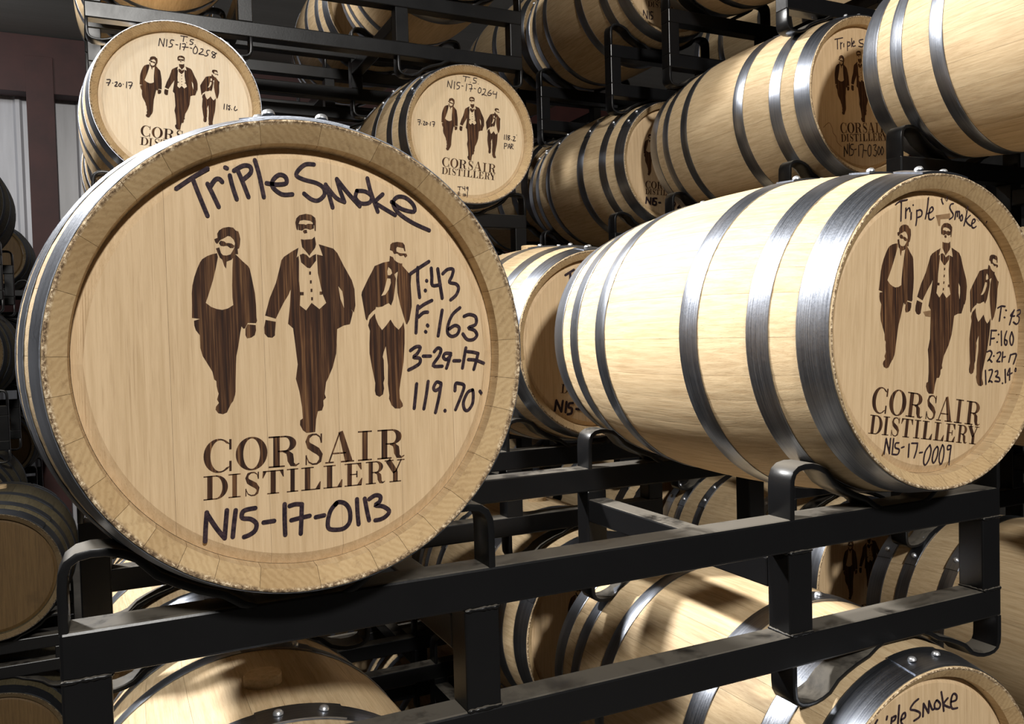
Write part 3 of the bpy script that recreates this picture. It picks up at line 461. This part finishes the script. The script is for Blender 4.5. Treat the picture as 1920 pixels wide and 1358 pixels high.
def glyph(c):
    """high-contrast roman capitals in the unit box"""
    if c == 'I': return rect(0.31, 0, 0.69, 1) + rect(0, 0, 1, H) + rect(0, 1 - H, 1, 1)
    if c == 'C':
        o = arc(0.53, 0.5, 0.53, 0.53, 42, 318, 28); i = arc(0.58, 0.5, 0.34, 0.485, 42, 318, 28)
        o[0] = i[0] = (0.93, 0.84); o[-1] = i[-1] = (0.93, 0.16)
        return band(o, i) + rect(0.90, 0.68, 0.985, 1.0) + rect(0.90, 0.0, 0.985, 0.32)
    if c == 'O': return band(arc(0.5, 0.5, 0.5, 0.53, 0, 360, 36), arc(0.5, 0.5, 0.265, 0.485, 0, 360, 36))
    if c == 'D':
        return rect(0.15, 0, 0.37, 1) + rect(0, 0, 0.55, H) + rect(0, 1 - H, 0.55, 1) + band(arc(0.5, 0.5, 0.5, 0.5, -90, 90, 22), arc(0.5, 0.5, 0.27, 0.455, -90, 90, 22))
    if c == 'R':
        g = rect(0.15, 0, 0.36, 1) + rect(0, 0, 0.52, H) + rect(0, 1 - H, 0.55, 1) + rect(0.3, 0.485, 0.55, 0.485 + H)
        g += band(arc(0.52, 0.7425, 0.37, 0.2575, -90, 90, 18), arc(0.52, 0.7425, 0.16, 0.2125, -90, 90, 18))
        return g + vline([(0.46, 0.50), (0.60, 0.47), (0.69, 0.36), (0.71, 0.2), (0.76, 0.06), (0.88, 0.02), (0.99, 0.08)], (0.05, 0.12, 0.21, 0.21, 0.15, 0.06, 0.03))
    if c == 'S':
        pts = [(0.86, 0.74), (0.80, 0.90), (0.62, 0.985), (0.42, 0.985), (0.22, 0.92), (0.14, 0.77), (0.22, 0.63), (0.45, 0.53), (0.70, 0.43), (0.86, 0.29), (0.82, 0.12), (0.64, 0.02), (0.42, 0.015), (0.22, 0.09), (0.10, 0.27)]
        ws = (0.03, 0.05, 0.05, 0.06, 0.13, 0.20, 0.22, 0.24, 0.24, 0.21, 0.14, 0.06, 0.05, 0.05, 0.03)
        return vline(pts, ws) + rect(0.84, 0.70, 0.92, 1.0) + rect(0.05, 0.0, 0.12, 0.32)
    if c == 'A':
        return vline([(0.53, 1.03), (0.82, 0.02)], (0.16, 0.25)) + vline([(0.49, 0.98), (0.13, 0.03)], (0.05, 0.055)) + rect(0.26, 0.29, 0.72, 0.29 + H) + rect(0, 0, 0.30, H) + rect(0.54, 0, 1, H)
    if c == 'T':
        return rect(0.38, 0, 0.62, 1) + rect(0.22, 0, 0.78, H) + rect(0.02, 1 - H, 0.98, 1) + [[(0.0, 0.70), (0.04, 0.70), (0.20, 0.98), (0.02, 1.0)], [(1.0, 0.70), (0.96, 0.70), (0.80, 0.98), (0.98, 1.0)]]
    if c == 'L':
        return rect(0.18, 0, 0.46, 1) + rect(0, 1 - H, 0.64, 1) + rect(0, 0, 0.95, H) + [[(1.0, 0.34), (0.95, 0.34), (0.72, 0.03), (0.98, 0.0)]]
    if c == 'E':
        return rect(0.15, 0, 0.40, 1) + rect(0, 1 - H, 0.9, 1) + rect(0, 0, 0.92, H) + rect(0.3, 0.485, 0.66, 0.485 + H) + rect(0.64, 0.37, 0.71, 0.65) + [[(0.94, 0.70), (0.89, 0.70), (0.68, 0.98), (0.92, 1.0)], [(0.98, 0.32), (0.93, 0.32), (0.68, 0.02), (0.94, 0.0)]]
    if c == 'Y':
        return vline([(0.16, 1), (0.54, 0.44)], (0.25, 0.25)) + vline([(0.83, 1), (0.54, 0.44)], (0.06, 0.07)) + rect(0.42, 0, 0.65, 0.48) + rect(0.24, 0, 0.82, H) + rect(0, 1 - H, 0.44, 1) + rect(0.62, 1 - H, 1, 1)
    return []
def lettering_polys(tf):
    out = []
    for c, bx in LETTERS:
        bl, br, tr, tl = [(p[0] / 1e4, p[1] / 1e4) for p in bx]
        for lp in glyph(c):
            q = []
            for s, t in lp:
                q.append(tf(tuple(bl[j] * (1 - s) * (1 - t) + br[j] * s * (1 - t) + tr[j] * s * t + tl[j] * (1 - s) * t for j in (0, 1))))
            out.append([q])
    return out
def logo_polys(tf):
    return [[[tf((x / 1e4, z / 1e4)) for x, z in lp] for lp in loops] for loops in LOGO]
def writing_polys(key):
    out = []
    for k, st in enumerate(WRITE[key]):
        out.append(k % 5)                              # crossing strokes lie a hair apart
        out += stroke_polys([(p[0] / 1e4, p[1] / 1e4) for p in st[1:]], st[0] / 1e4 * 1.08)
    return out

# ------------------------------------------------------------------ barrel
G_BARREL = 'oak barrels lying on the black racks'
def barrel(u, v, w, label, lod=1, turn=0.0, lap=None, brand=None, write=None, bung=True, boards='a', seed=1, rear_head=False, tilt=0.0, aged_shaded=False, knots=None, bulge=RB):
    rng = random.Random(seed); BULGE[0] = bulge
    root = empty('oak_barrel', (u, v + LEN / 2, w - RB + FZ)); tag(root, label, 'barrel', G_BARREL)
    off = Vector((0, -LEN / 2, RB))
    def part(name, me, rot=0.0):
        o = new_obj(name, me, root); o.location = off; o.rotation_euler = (0, rot, 0); return o
    a = math.radians(turn)
    for d in stave_plan(rng):
        part('stave', get_stave(d, lod, aged_shaded), a + math.radians(d / 2)); a += math.radians(d)
    lap = rng.uniform(-0.9, 0.9) if lap is None else lap
    for i, (nm, t0, t1) in enumerate(HOOPS):
        l = lap + (0.0, 0.03, -0.02, 0.04, 0.0, 0.02)[i]
        h = part(nm, get_hoop(i, 0.0, lod, aged_shaded), l)
        if not aged_shaded and (lod == 0 or i in (0, 1, 2)):
            tm = (t0 + t1) / 2; sl = (prof(tm + 0.01) - prof(tm - 0.01)) / 0.02
            for s in (-1, 1):
                an = s * 0.030 / RH; r = prof(tm) + 0.0045
                rv = new_obj('rivet', ME_RIVET, h)
                rv.location = (r * math.sin(an), tm, r * math.cos(an)); rv.rotation_euler = (-math.atan(sl), an, 0)
    for me in get_boards(boards): part('head_board', me, math.radians(-tilt))
    if rear_head:
        for me in get_boards('back'): part('head_board', me)
    if bung:
        b = new_obj('bung', ME_BUNG, root); b.location = off + Vector((0, LEN / 2 - 0.01, prof(LEN / 2) - 0.001))
    if brand:
        tf = similarity(*brand)
        part('burned_logo', print_mesh('burned_logo', logo_polys(tf), REC - 0.0005, M_BURN))['label'] = 'burnt emblem of three men walking in suits and dark glasses'
        part('burned_lettering', print_mesh('burned_lettering', lettering_polys(tf), REC - 0.0005, M_BURN))['label'] = 'burnt serif capitals in two lines'
    if write:
        part('marker_writing', print_mesh('marker_writing', writing_polys(write), REC - 0.0009, M_INK))['label'] = 'black marker handwriting'
    for nm in (knots or ()):
        part(nm[0], print_mesh(nm[0], nm[1], REC - 0.0003, M_KNOT))['label'] = nm[2]
    return root

# ------------------------------------------------------------------ rack
def box_mesh(name, x0, x1, y0, y1, z0, z1, bev=0.004):
    bm = bmesh.new(); bmesh.ops.create_cube(bm, size=1)
    for vt in bm.verts:
        vt.co = Vector(((x0 + x1) / 2 + vt.co.x * (x1 - x0), (y0 + y1) / 2 + vt.co.y * (y1 - y0), (z0 + z1) / 2 + vt.co.z * (z1 - z0)))
    bmesh.ops.bevel(bm, geom=bm.edges[:], offset=bev, segments=2, profile=0.5, affect='EDGES')
    me = bpy.data.meshes.new(name); bm.to_mesh(me); bm.free(); me.materials.append(M_BLACK)
    return me
def saddle_mesh(flip, inv):
    """bent flat bar: upright horn, rounded corner, arm that curves down along the barrel to the rail"""
    path = [(-0.276, -0.312), (-0.276, -0.262), (-0.2745, -0.242), (-0.268, -0.2275), (-0.256, -0.219), (-0.240, -0.216), (-0.222, -0.2165), (-0.204, -0.2215), (-0.186, -0.2305)]
    for uu in (-0.165, -0.145, -0.12, -0.09): path.append((uu, -math.sqrt(0.3025 ** 2 - uu * uu)))
    path += [(-0.068, -0.3045), (-0.052, -0.311)]
    th = 0.011; V, F = [], []; n = len(path)
    for i, p in enumerate(path):
        a, b = path[max(0, i - 1)], path[min(n - 1, i + 1)]
        dx, dz = b[0] - a[0], b[1] - a[1]; l = math.hypot(dx, dz); q = (p[0] + dz / l * th, p[1] - dx / l * th)
        for (x, z) in (p, q):
            for y in (0.0, 0.055):
                if inv: z2 = -(z + 0.31) * 0.80
                else: z2 = z + 0.31
                V.append((-x if flip else x, y, z2))
    for i in range(n - 1):
        a, b = i * 4, i * 4 + 4      # order per station: p-front, p-back, q-front, q-back
        for f in ((a, b, b + 1, a + 1), (a + 2, a + 3, b + 3, b + 2), (a, a + 2, b + 2, b), (a + 1, b + 1, b + 3, a + 3)): F.append(f)
    F.append((0, 1, 3, 2)); e = (n - 1) * 4; F.append((e, e + 2, e + 3, e + 1))
    me = mesh('saddle', V, F, (M_BLACK,), True)
    bm = bmesh.new(); bm.from_mesh(me); bmesh.ops.recalc_face_normals(bm, faces=bm.faces)
    bmesh.ops.bevel(bm, geom=[e_ for e_ in bm.edges if e_.is_manifold and abs(e_.calc_face_angle(0)) > 1.2], offset=0.0022, segments=2, profile=0.5, affect='EDGES')
    bm.to_mesh(me); bm.free(); me.set_sharp_from_angle(angle=math.radians(30)); return me
SAD = {(f, i): saddle_mesh(f, i) for f in (False, True) for i in (False, True)}
def bead_mesh(seed):
    rng = random.Random(seed); V, F = [], []; n = 14; m = 6
    for k in range(n + 1):
        x = -0.0265 + 0.053 * k / n; r = (0.0022 + 0.0018 * rng.random()) * (0.5 if k in (0, n) else 1)
        for j in range(m): V.append((x, r * math.cos(2 * PI * j / m), r * math.sin(2 * PI * j / m) + 0.001 * (rng.random() - 0.5)))
    for k in range(n):
        for j in range(m): F.append((k * m + j, k * m + (j + 1) % m, (k + 1) * m + (j + 1) % m, (k + 1) * m + j))
    return mesh('weld_bead', V, F, (M_BLACK,), True)
ME_BEAD = [bead_mesh(s_) for s_ in (1, 2, 3)]
SP = 1.106; HALF = 0.829
RM = {}
def rack_meshes(pitch):
    k = round(pitch, 3)
    if k not in RM:
        lo = -0.568 + (0.868 - k)                      # underside of the lower rail, from the barrel axis above
        z_hi0, z_hi1, z_lo0, z_lo1 = -0.367, -0.310, lo, lo + 0.056
        T = 0.0555
        RM[k] = dict(lo=lo,
            rail_hi=box_mesh('rail', -HALF, HALF, 0, T, z_hi0, z_hi1), rail_lo=box_mesh('rail', -HALF, HALF, 0, T, z_lo0, z_lo1),
            post=box_mesh('post', -0.0265, 0.0265, 0.001, T - 0.001, z_lo1 - 0.001, z_hi0 + 0.001, 0.003),
            bar=box_mesh('cross_bar', -0.0265, 0.0265, T - 0.001, 0.672 + 0.001, -0.440, -0.385))
    return RM[k]
def rack(uc, v, w, pitch, label, invert=True, beads=False):
    """uc: middle of the rack, v: head plane of its barrels, w: axis of the barrels it carries"""
    m = rack_meshes(pitch)
    base = Vector((uc, v + 0.4635, w + m['lo'] - 0.078 + FZ))
    root = empty('barrel_rack', base); tag(root, label, 'rack', 'black steel barrel racks')
    org = Vector((uc, v, w + FZ)) - base
    def part(name, me, x, y, z=0.0):
        o = new_obj(name, me, root); o.location = org + Vector((x, y, z)); return o
    for y in (0.100, 0.772):
        part('rail', m['rail_hi'], 0, y); part('rail', m['rail_lo'], 0, y)
        for x in (-HALF + 0.027, -0.300, 0.300, HALF - 0.027): part('post', m['post'], x, y)
        for x in (-SP / 2, SP / 2):
            for f in (False, True):
                part('saddle', SAD[(f, False)], x, y, -0.31)
                if invert: part('saddle', SAD[(f, True)], x, y, m['lo'])
    for x in (-0.300, 0.300): part('cross_bar', m['bar'], x, 0.100)
    if beads:
        for i, x in enumerate((-HALF + 0.027, -0.300, 0.300, HALF - 0.027)):
            for j, z in enumerate((-0.368, m['lo'] + 0.057)):
                part('weld_bead', ME_BEAD[(i + j) % 3], x, 0.1005, z)
                s = part('weld_bead', ME_BEAD[(i + j + 1) % 3], x + (-0.0268 if i in (2, 3) else 0.0268) * 1, 0.128, z); s.rotation_euler = (0, 0, PI / 2)
    return root

# ------------------------------------------------------------------ building shell
def structure(name, me, m=None):
    if m: me.materials.clear(); me.materials.append(m)
    o = new_obj(name, me); o['kind'] = 'structure'; o.location = (0, 0, FZ - 2.39); return o
def slab(name, x0, x1, y0, y1, z0, z1, m): return structure(name, box_mesh(name, x0, x1, y0, y1, z0, z1, 0.002), m)
slab('floor', -9, 13, -9, 10.6, -0.15, 0.0, M_FLOOR)
WALLV = 9.6
def siding():
    V, F = [], []; x = -9.0; pr = []
    while x < 13:
        pr += [(x, 0.0), (x + 0.16, 0.0), (x + 0.185, -0.03), (x + 0.225, -0.03), (x + 0.25, 0.0)]; x += 0.30
    for x, y in pr: V += [(x, WALLV + y, 0.0), (x, WALLV + y, 5.9)]
    for i in range(len(pr) - 1): F.append((2 * i, 2 * i + 2, 2 * i + 3, 2 * i + 1))
    return mesh('wall_back', V, F, (M_WALL,), False)
structure('wall_back', siding())
slab('wall_left', -9.1, -9.0, -9, 10.6, 0, 8.6, M_SIDE)
slab('wall_right', 13.0, 13.1, -9, 10.6, 0, 8.6, M_SIDE)
slab('wall_front', -9, 13, -9.1, -9.0, 0, 8.6, M_SIDE)
cm = mesh('ceiling', [(-9.1, 10.6, 5.55), (13.1, 10.6, 5.55), (13.1, -9.1, 8.45), (-9.1, -9.1, 8.45)], [(0, 3, 2, 1)], (M_CEIL,), False)
structure('ceiling', cm)
slab('trim_1', -9, 13, WALLV - 0.28, WALLV - 0.05, 5.12, 5.72, M_RED)          # eave girt
slab('trim_2', -9, 13, WALLV - 0.24, WALLV - 0.05, 2.78, 3.30, M_RED)          # mid girt
for i, x in enumerate((-6.1, -0.76, 4.6)):
    slab('trim_%d' % (3 + i), x - 0.13, x + 0.13, WALLV - 0.30, WALLV - 0.04, 0, 5.5, M_RED)

# ------------------------------------------------------------------ stacks
HID = 'oak barrel deep in the stacks, hidden behind nearer barrels and racks'
HIDR = 'black steel rack deep in the stacks, hidden behind nearer barrels and racks'
KNOTS = {k: [[[(p[0] / 1e4, p[1] / 1e4) for p in lp]] for lp in v] for k, v in MARKS.items() if k[0] == 'B'}
STAIN_D = stroke_polys([(p[0] / 1e4, p[1] / 1e4) for p in MARKS['D'][0]], 0.0022)
# ---- first row, left stack
barrel(0.0, 0.0, 0.0, 'nearest oak barrel, head marked N15-17-0113 in thick marker, left on front rack', 0, 5, 0.0, (1, 0, 0, 0), 'A', seed=11, bung=False, bulge=0.328)
barrel(1.106, 0.005, 0.004, 'big oak barrel marked N15-17-0009, right on the front rack', 0, 2, 0.02, (1.168, -8.2, 0.0049, -0.0016), 'B', seed=12, bung=False, boards='b', tilt=-4,
       knots=[('knot', KNOTS['B0'], 'brown knot by the marker writing'), ('knot', KNOTS['B1'], 'small brown knot at the middle figure')])
rack(0.553, 0.0, 0.0, 0.868, 'nearest black rack with dusty rails, under the barrels marked 0113 and 0009', beads=True)
barrel(0.0, -0.005, -0.868, 'oak barrel with a wooden bung on top, bottom left below barrel 0113', 0, 3, 0.13, (1, -2, 0, 0), None, seed=13)
barrel(1.09, 0.02, -0.868, 'oak barrel with handwriting on its head, bottom right corner below barrel 0009', 0, 8, 0.03, (0.98, 6, 0, -0.01), 'J', seed=14, bung=False)
rack(0.553, 0.0, -0.868, 0.868, 'black rack under the two lowest front barrels')
for u in (0.0, 1.106): barrel(u, 0.0, -1.736, HID, 1, seed=int(20 + u * 10))
rack(0.553, 0.0, -1.736, 0.868, HIDR)
# ---- first row, right stack
p1 = (0.831 + 1.736) / 3
barrel(2.202, -0.015, 0.831, 'oak barrel cut by the top right corner, three grey hoops at its left end', 0, 6, -0.4, (1, 3, 0, 0), None, seed=31, rear_head=True)
barrel(2.202, 0.0, 0.831 - p1, 'oak barrel just right of barrel 0009, almost wholly behind it', 1, 0, seed=32, rear_head=True)
barrel(2.202, 0.0, 0.831 - 2 * p1, 'oak barrel at the right edge behind the end of the front rack', 0, 0, -0.75, seed=33, rear_head=True)
barrel(2.202, 0.0, -1.736, HID, 1, seed=34)
rack(2.755, 0.0, 0.831, p1, 'black rack above barrel 0009 that holds the barrel in the top right corner')
rack(2.755, 0.0, 0.831 - p1, p1, 'black rack at the right edge, level with the front rack')
rack(2.755, 0.0, 0.831 - 2 * p1, p1, HIDR); rack(2.755, 0.0, -1.736, p1, HIDR)
# ---- second row, left stack
barrel(1.106, 1.143, -0.011, 'oak barrel with a bung on top, in the gap between barrels 0113 and 0009', 0, 4, 0.02, (0.97, -6, 0.004, 0.0), 'C', seed=41)
barrel(0.0, 1.14, -0.011, 'oak barrel in the second row straight behind barrel 0113', 1, 0, 0.0, seed=42)
rack(0.553, 1.14, -0.011, 0.862, 'black rack of the second row, its rails showing between barrels 0113 and 0009')
barrel(1.106, 1.14, -0.873, 'oak barrel seen below the front rack, dark figure on its shaded head', 0, 5, -0.9, (0.98, 1, 0, 0), None, seed=43)
barrel(0.0, 1.14, -0.873, 'oak barrel behind the bottom left barrel, glimpsed under the front rack', 1, 0, seed=44)
rack(0.553, 1.14, -0.873, 0.862, HIDR)
for u in (0.0, 1.106): barrel(u, 1.14, -1.736, HID, 1, seed=int(45 + u * 10))
rack(0.553, 1.14, -1.736, 0.862, HIDR)
# ---- second row, right stack
p2 = (0.82 + 1.736) / 3
barrel(2.216, 1.138, 0.82, 'oak barrel marked N15-17-0300, upper right, its head in shade', 0, 7, -0.15, (0.945, 5.7, -0.0084, 0.0024), 'D', seed=51, rear_head=True,
       knots=[('stain_line', STAIN_D, 'thin brown edge of an old stain')])
barrel(2.216, 1.14, 0.82 + p2, 'oak barrel cut by the top edge above barrel 0300, only its underside showing', 1, 0, seed=52)
barrel(2.216, 1.14, 0.82 - p2, 'oak barrel of the second row hidden behind barrel 0009', 1, 0, seed=53)
barrel(2.216, 1.14, 0.82 - 2 * p2, 'oak barrel with branded figures on its head, behind the right end of the front rack', 0, 0, -0.8, (0.98, 2, 0, 0), None, seed=54)
barrel(2.216, 1.14, -1.736, HID, 1, seed=55)
rack(2.769, 1.14, 0.82 + p2, p2, 'black rack resting on barrel 0300 near the top edge')
rack(2.769, 1.14, 0.82, p2, 'black rack under barrel 0300')
for w in (0.82 - p2, 0.82 - 2 * p2, -1.736): rack(2.769, 1.14, w, p2, HIDR)
# ---- third row, left stack
p3 = (0.8375 + 1.736) / 3
barrel(0.039, 2.126, 0.848, 'oak barrel marked N15-17-0258, upper left behind barrel 0113', 0, 3, 0.75, (0.978, -3.3, -0.001, 0.003), 'K', seed=61, boards='white')
barrel(1.134, 2.133, 0.826, 'oak barrel marked N15-17-0264, upper middle', 0, 9, -0.85, (0.975, -3.0, -0.0005, -0.008), 'L', seed=62, boards='pale')
rack(0.5865, 2.13, 0.8375, p3, 'black rack under barrels 0258 and 0264')
rack(0.5865, 2.13, 0.8375 + p3, p3, 'blue black rack at the top left, resting on barrels 0258 and 0264')
barrel(0.039, 2.13, 0.8375 + p3, 'oak barrel cut by the top edge above barrel 0258', 1, 0, seed=63)
barrel(1.134, 2.13, 0.8375 + p3, 'oak barrel above barrel 0264, beyond the top edge', 1, 0, seed=64)
for k in (1, 2, 3):
    for u in (0.039, 1.134): barrel(u, 2.13, 0.8375 - k * p3, HID, 1, seed=int(65 + k * 7 + u * 10))
    rack(0.5865, 2.13, 0.8375 - k * p3, p3, HIDR)
# ---- third row, right stack
p4 = (0.778 + 1.736) / 3
barrel(2.133, 2.141, 0.778, 'oak barrel right of barrel 0264, its shaded head half behind barrel 0300', 0, 4, -0.8, (0.86, 0.0, -0.045, -0.004), 'E', seed=71)
barrel(2.133, 2.13, 0.778 + p4, 'dim oak barrel at the top, above and right of barrel 0264, N15 on its head', 0, 2, -0.9, (0.9, 3, -0.02, -0.0), 'F', seed=72)
barrel(3.239, 2.13, 0.778 + p4, 'dark oak barrel far up behind the rack over barrel 0300', 1, 0, seed=73)
barrel(3.239, 2.13, 0.778, HID, 1, seed=74)
rack(2.686, 2.13, 0.778 + p4, p4, 'dark rack between the two shaded barrels right of barrel 0264')
rack(2.686, 2.13, 0.778, p4, 'black rack under the shaded barrel right of barrel 0264')
for k in (1, 2, 3):
    barrel(2.133, 2.13, 0.778 - k * p4, HID, 1, seed=75 + k); rack(2.686, 2.13, 0.778 - k * p4, p4, HIDR)
# ---- fourth row
R4 = 3.27
lab4 = {(0, 1): 'oak barrel behind barrel 0258, a sliver at its left edge', (0, 2): 'oak barrel of the back row seen through the top left rack, hoops like brackets',
        (0, 0): 'oak barrel behind and below barrel 0258, at its lower left edge', (1, 2): 'large oak barrel underside seen through the top rack above barrel 0264',
        (2, 2): 'oak barrel seen through the right end of the top rack above barrel 0264'}
for i, u in enumerate((0.02, 1.126, 2.232)):
    for lv in (2, 1, 0, -1, -2):
        if i == 2 and lv < 1 and lv != 0 and False: continue
        barrel(u, R4, lv * 0.868, lab4.get((i, lv), HID), 1, 0, seed=81 + i * 10 + lv)
for lv in (2, 1, 0, -1, -2):
    rack(0.573, R4, lv * 0.868, 0.868, {2: 'black rack of the back row, behind the top left rack', 1: 'black rack of the back row, in the dark gap between barrels 0258 and 0264'}.get(lv, HIDR))
    rack(2.785, R4, lv * 0.868, 0.868, HIDR)
# ---- dark stacks across the side aisle, far left
for u, v, lv, lb in ((-0.70, 3.20, -1, 'dark oak barrel at the left edge, head half behind a post'), (-0.70, 3.20, -2, HID),
                     (-1.02, 4.55, -1, 'dark oak barrel cut by the left edge, lower left, hoops with bright rivets'),
                     (-1.00, 4.55, -2, 'dark oak barrel in the bottom left corner'), (-1.02, 4.55, 0, 'dark oak barrel at the left edge beside the middle of barrel 0113'),
                     (-1.02, 4.55, 1, 'dark oak barrel sliver at the left edge in front of the white wall'),
                     (-1.13, 7.90, 1, 'small far oak barrel with an orange head, at the left edge before the white wall'),
                     (-1.13, 7.90, 0, 'small far oak barrel at the left edge, below the orange headed one'), (-1.13, 7.90, -1, HID), (-1.13, 7.90, -2, HID)):
    barrel(u, v, lv * 0.868 - (0.092 if (v < 4 and lv == -1) else 0), lb, 1, 0, 0.6, boards='old', aged_shaded=True, seed=int(abs(u * 100) + lv * 3 + v * 10))
for u, v, lvs in ((-0.70, 3.20, (-1, -2)), (-1.02, 4.55, (1, 0, -1, -2)), (-1.13, 7.90, (1, 0, -1, -2))):
    for lv in lvs:
        rack(u - 0.553, v, lv * 0.868 - (0.092 if (v < 4 and lv == -1) else 0), 0.776 if (v < 4 and lv == -1) else 0.868, {(3.20, -1): 'dark rack at the left edge, lower left', (4.55, 0): 'dark rack at the left edge beside barrel 0113', (7.90, 1): 'far dark rack at the left edge under the orange headed barrel'}.get((v, lv), HIDR))
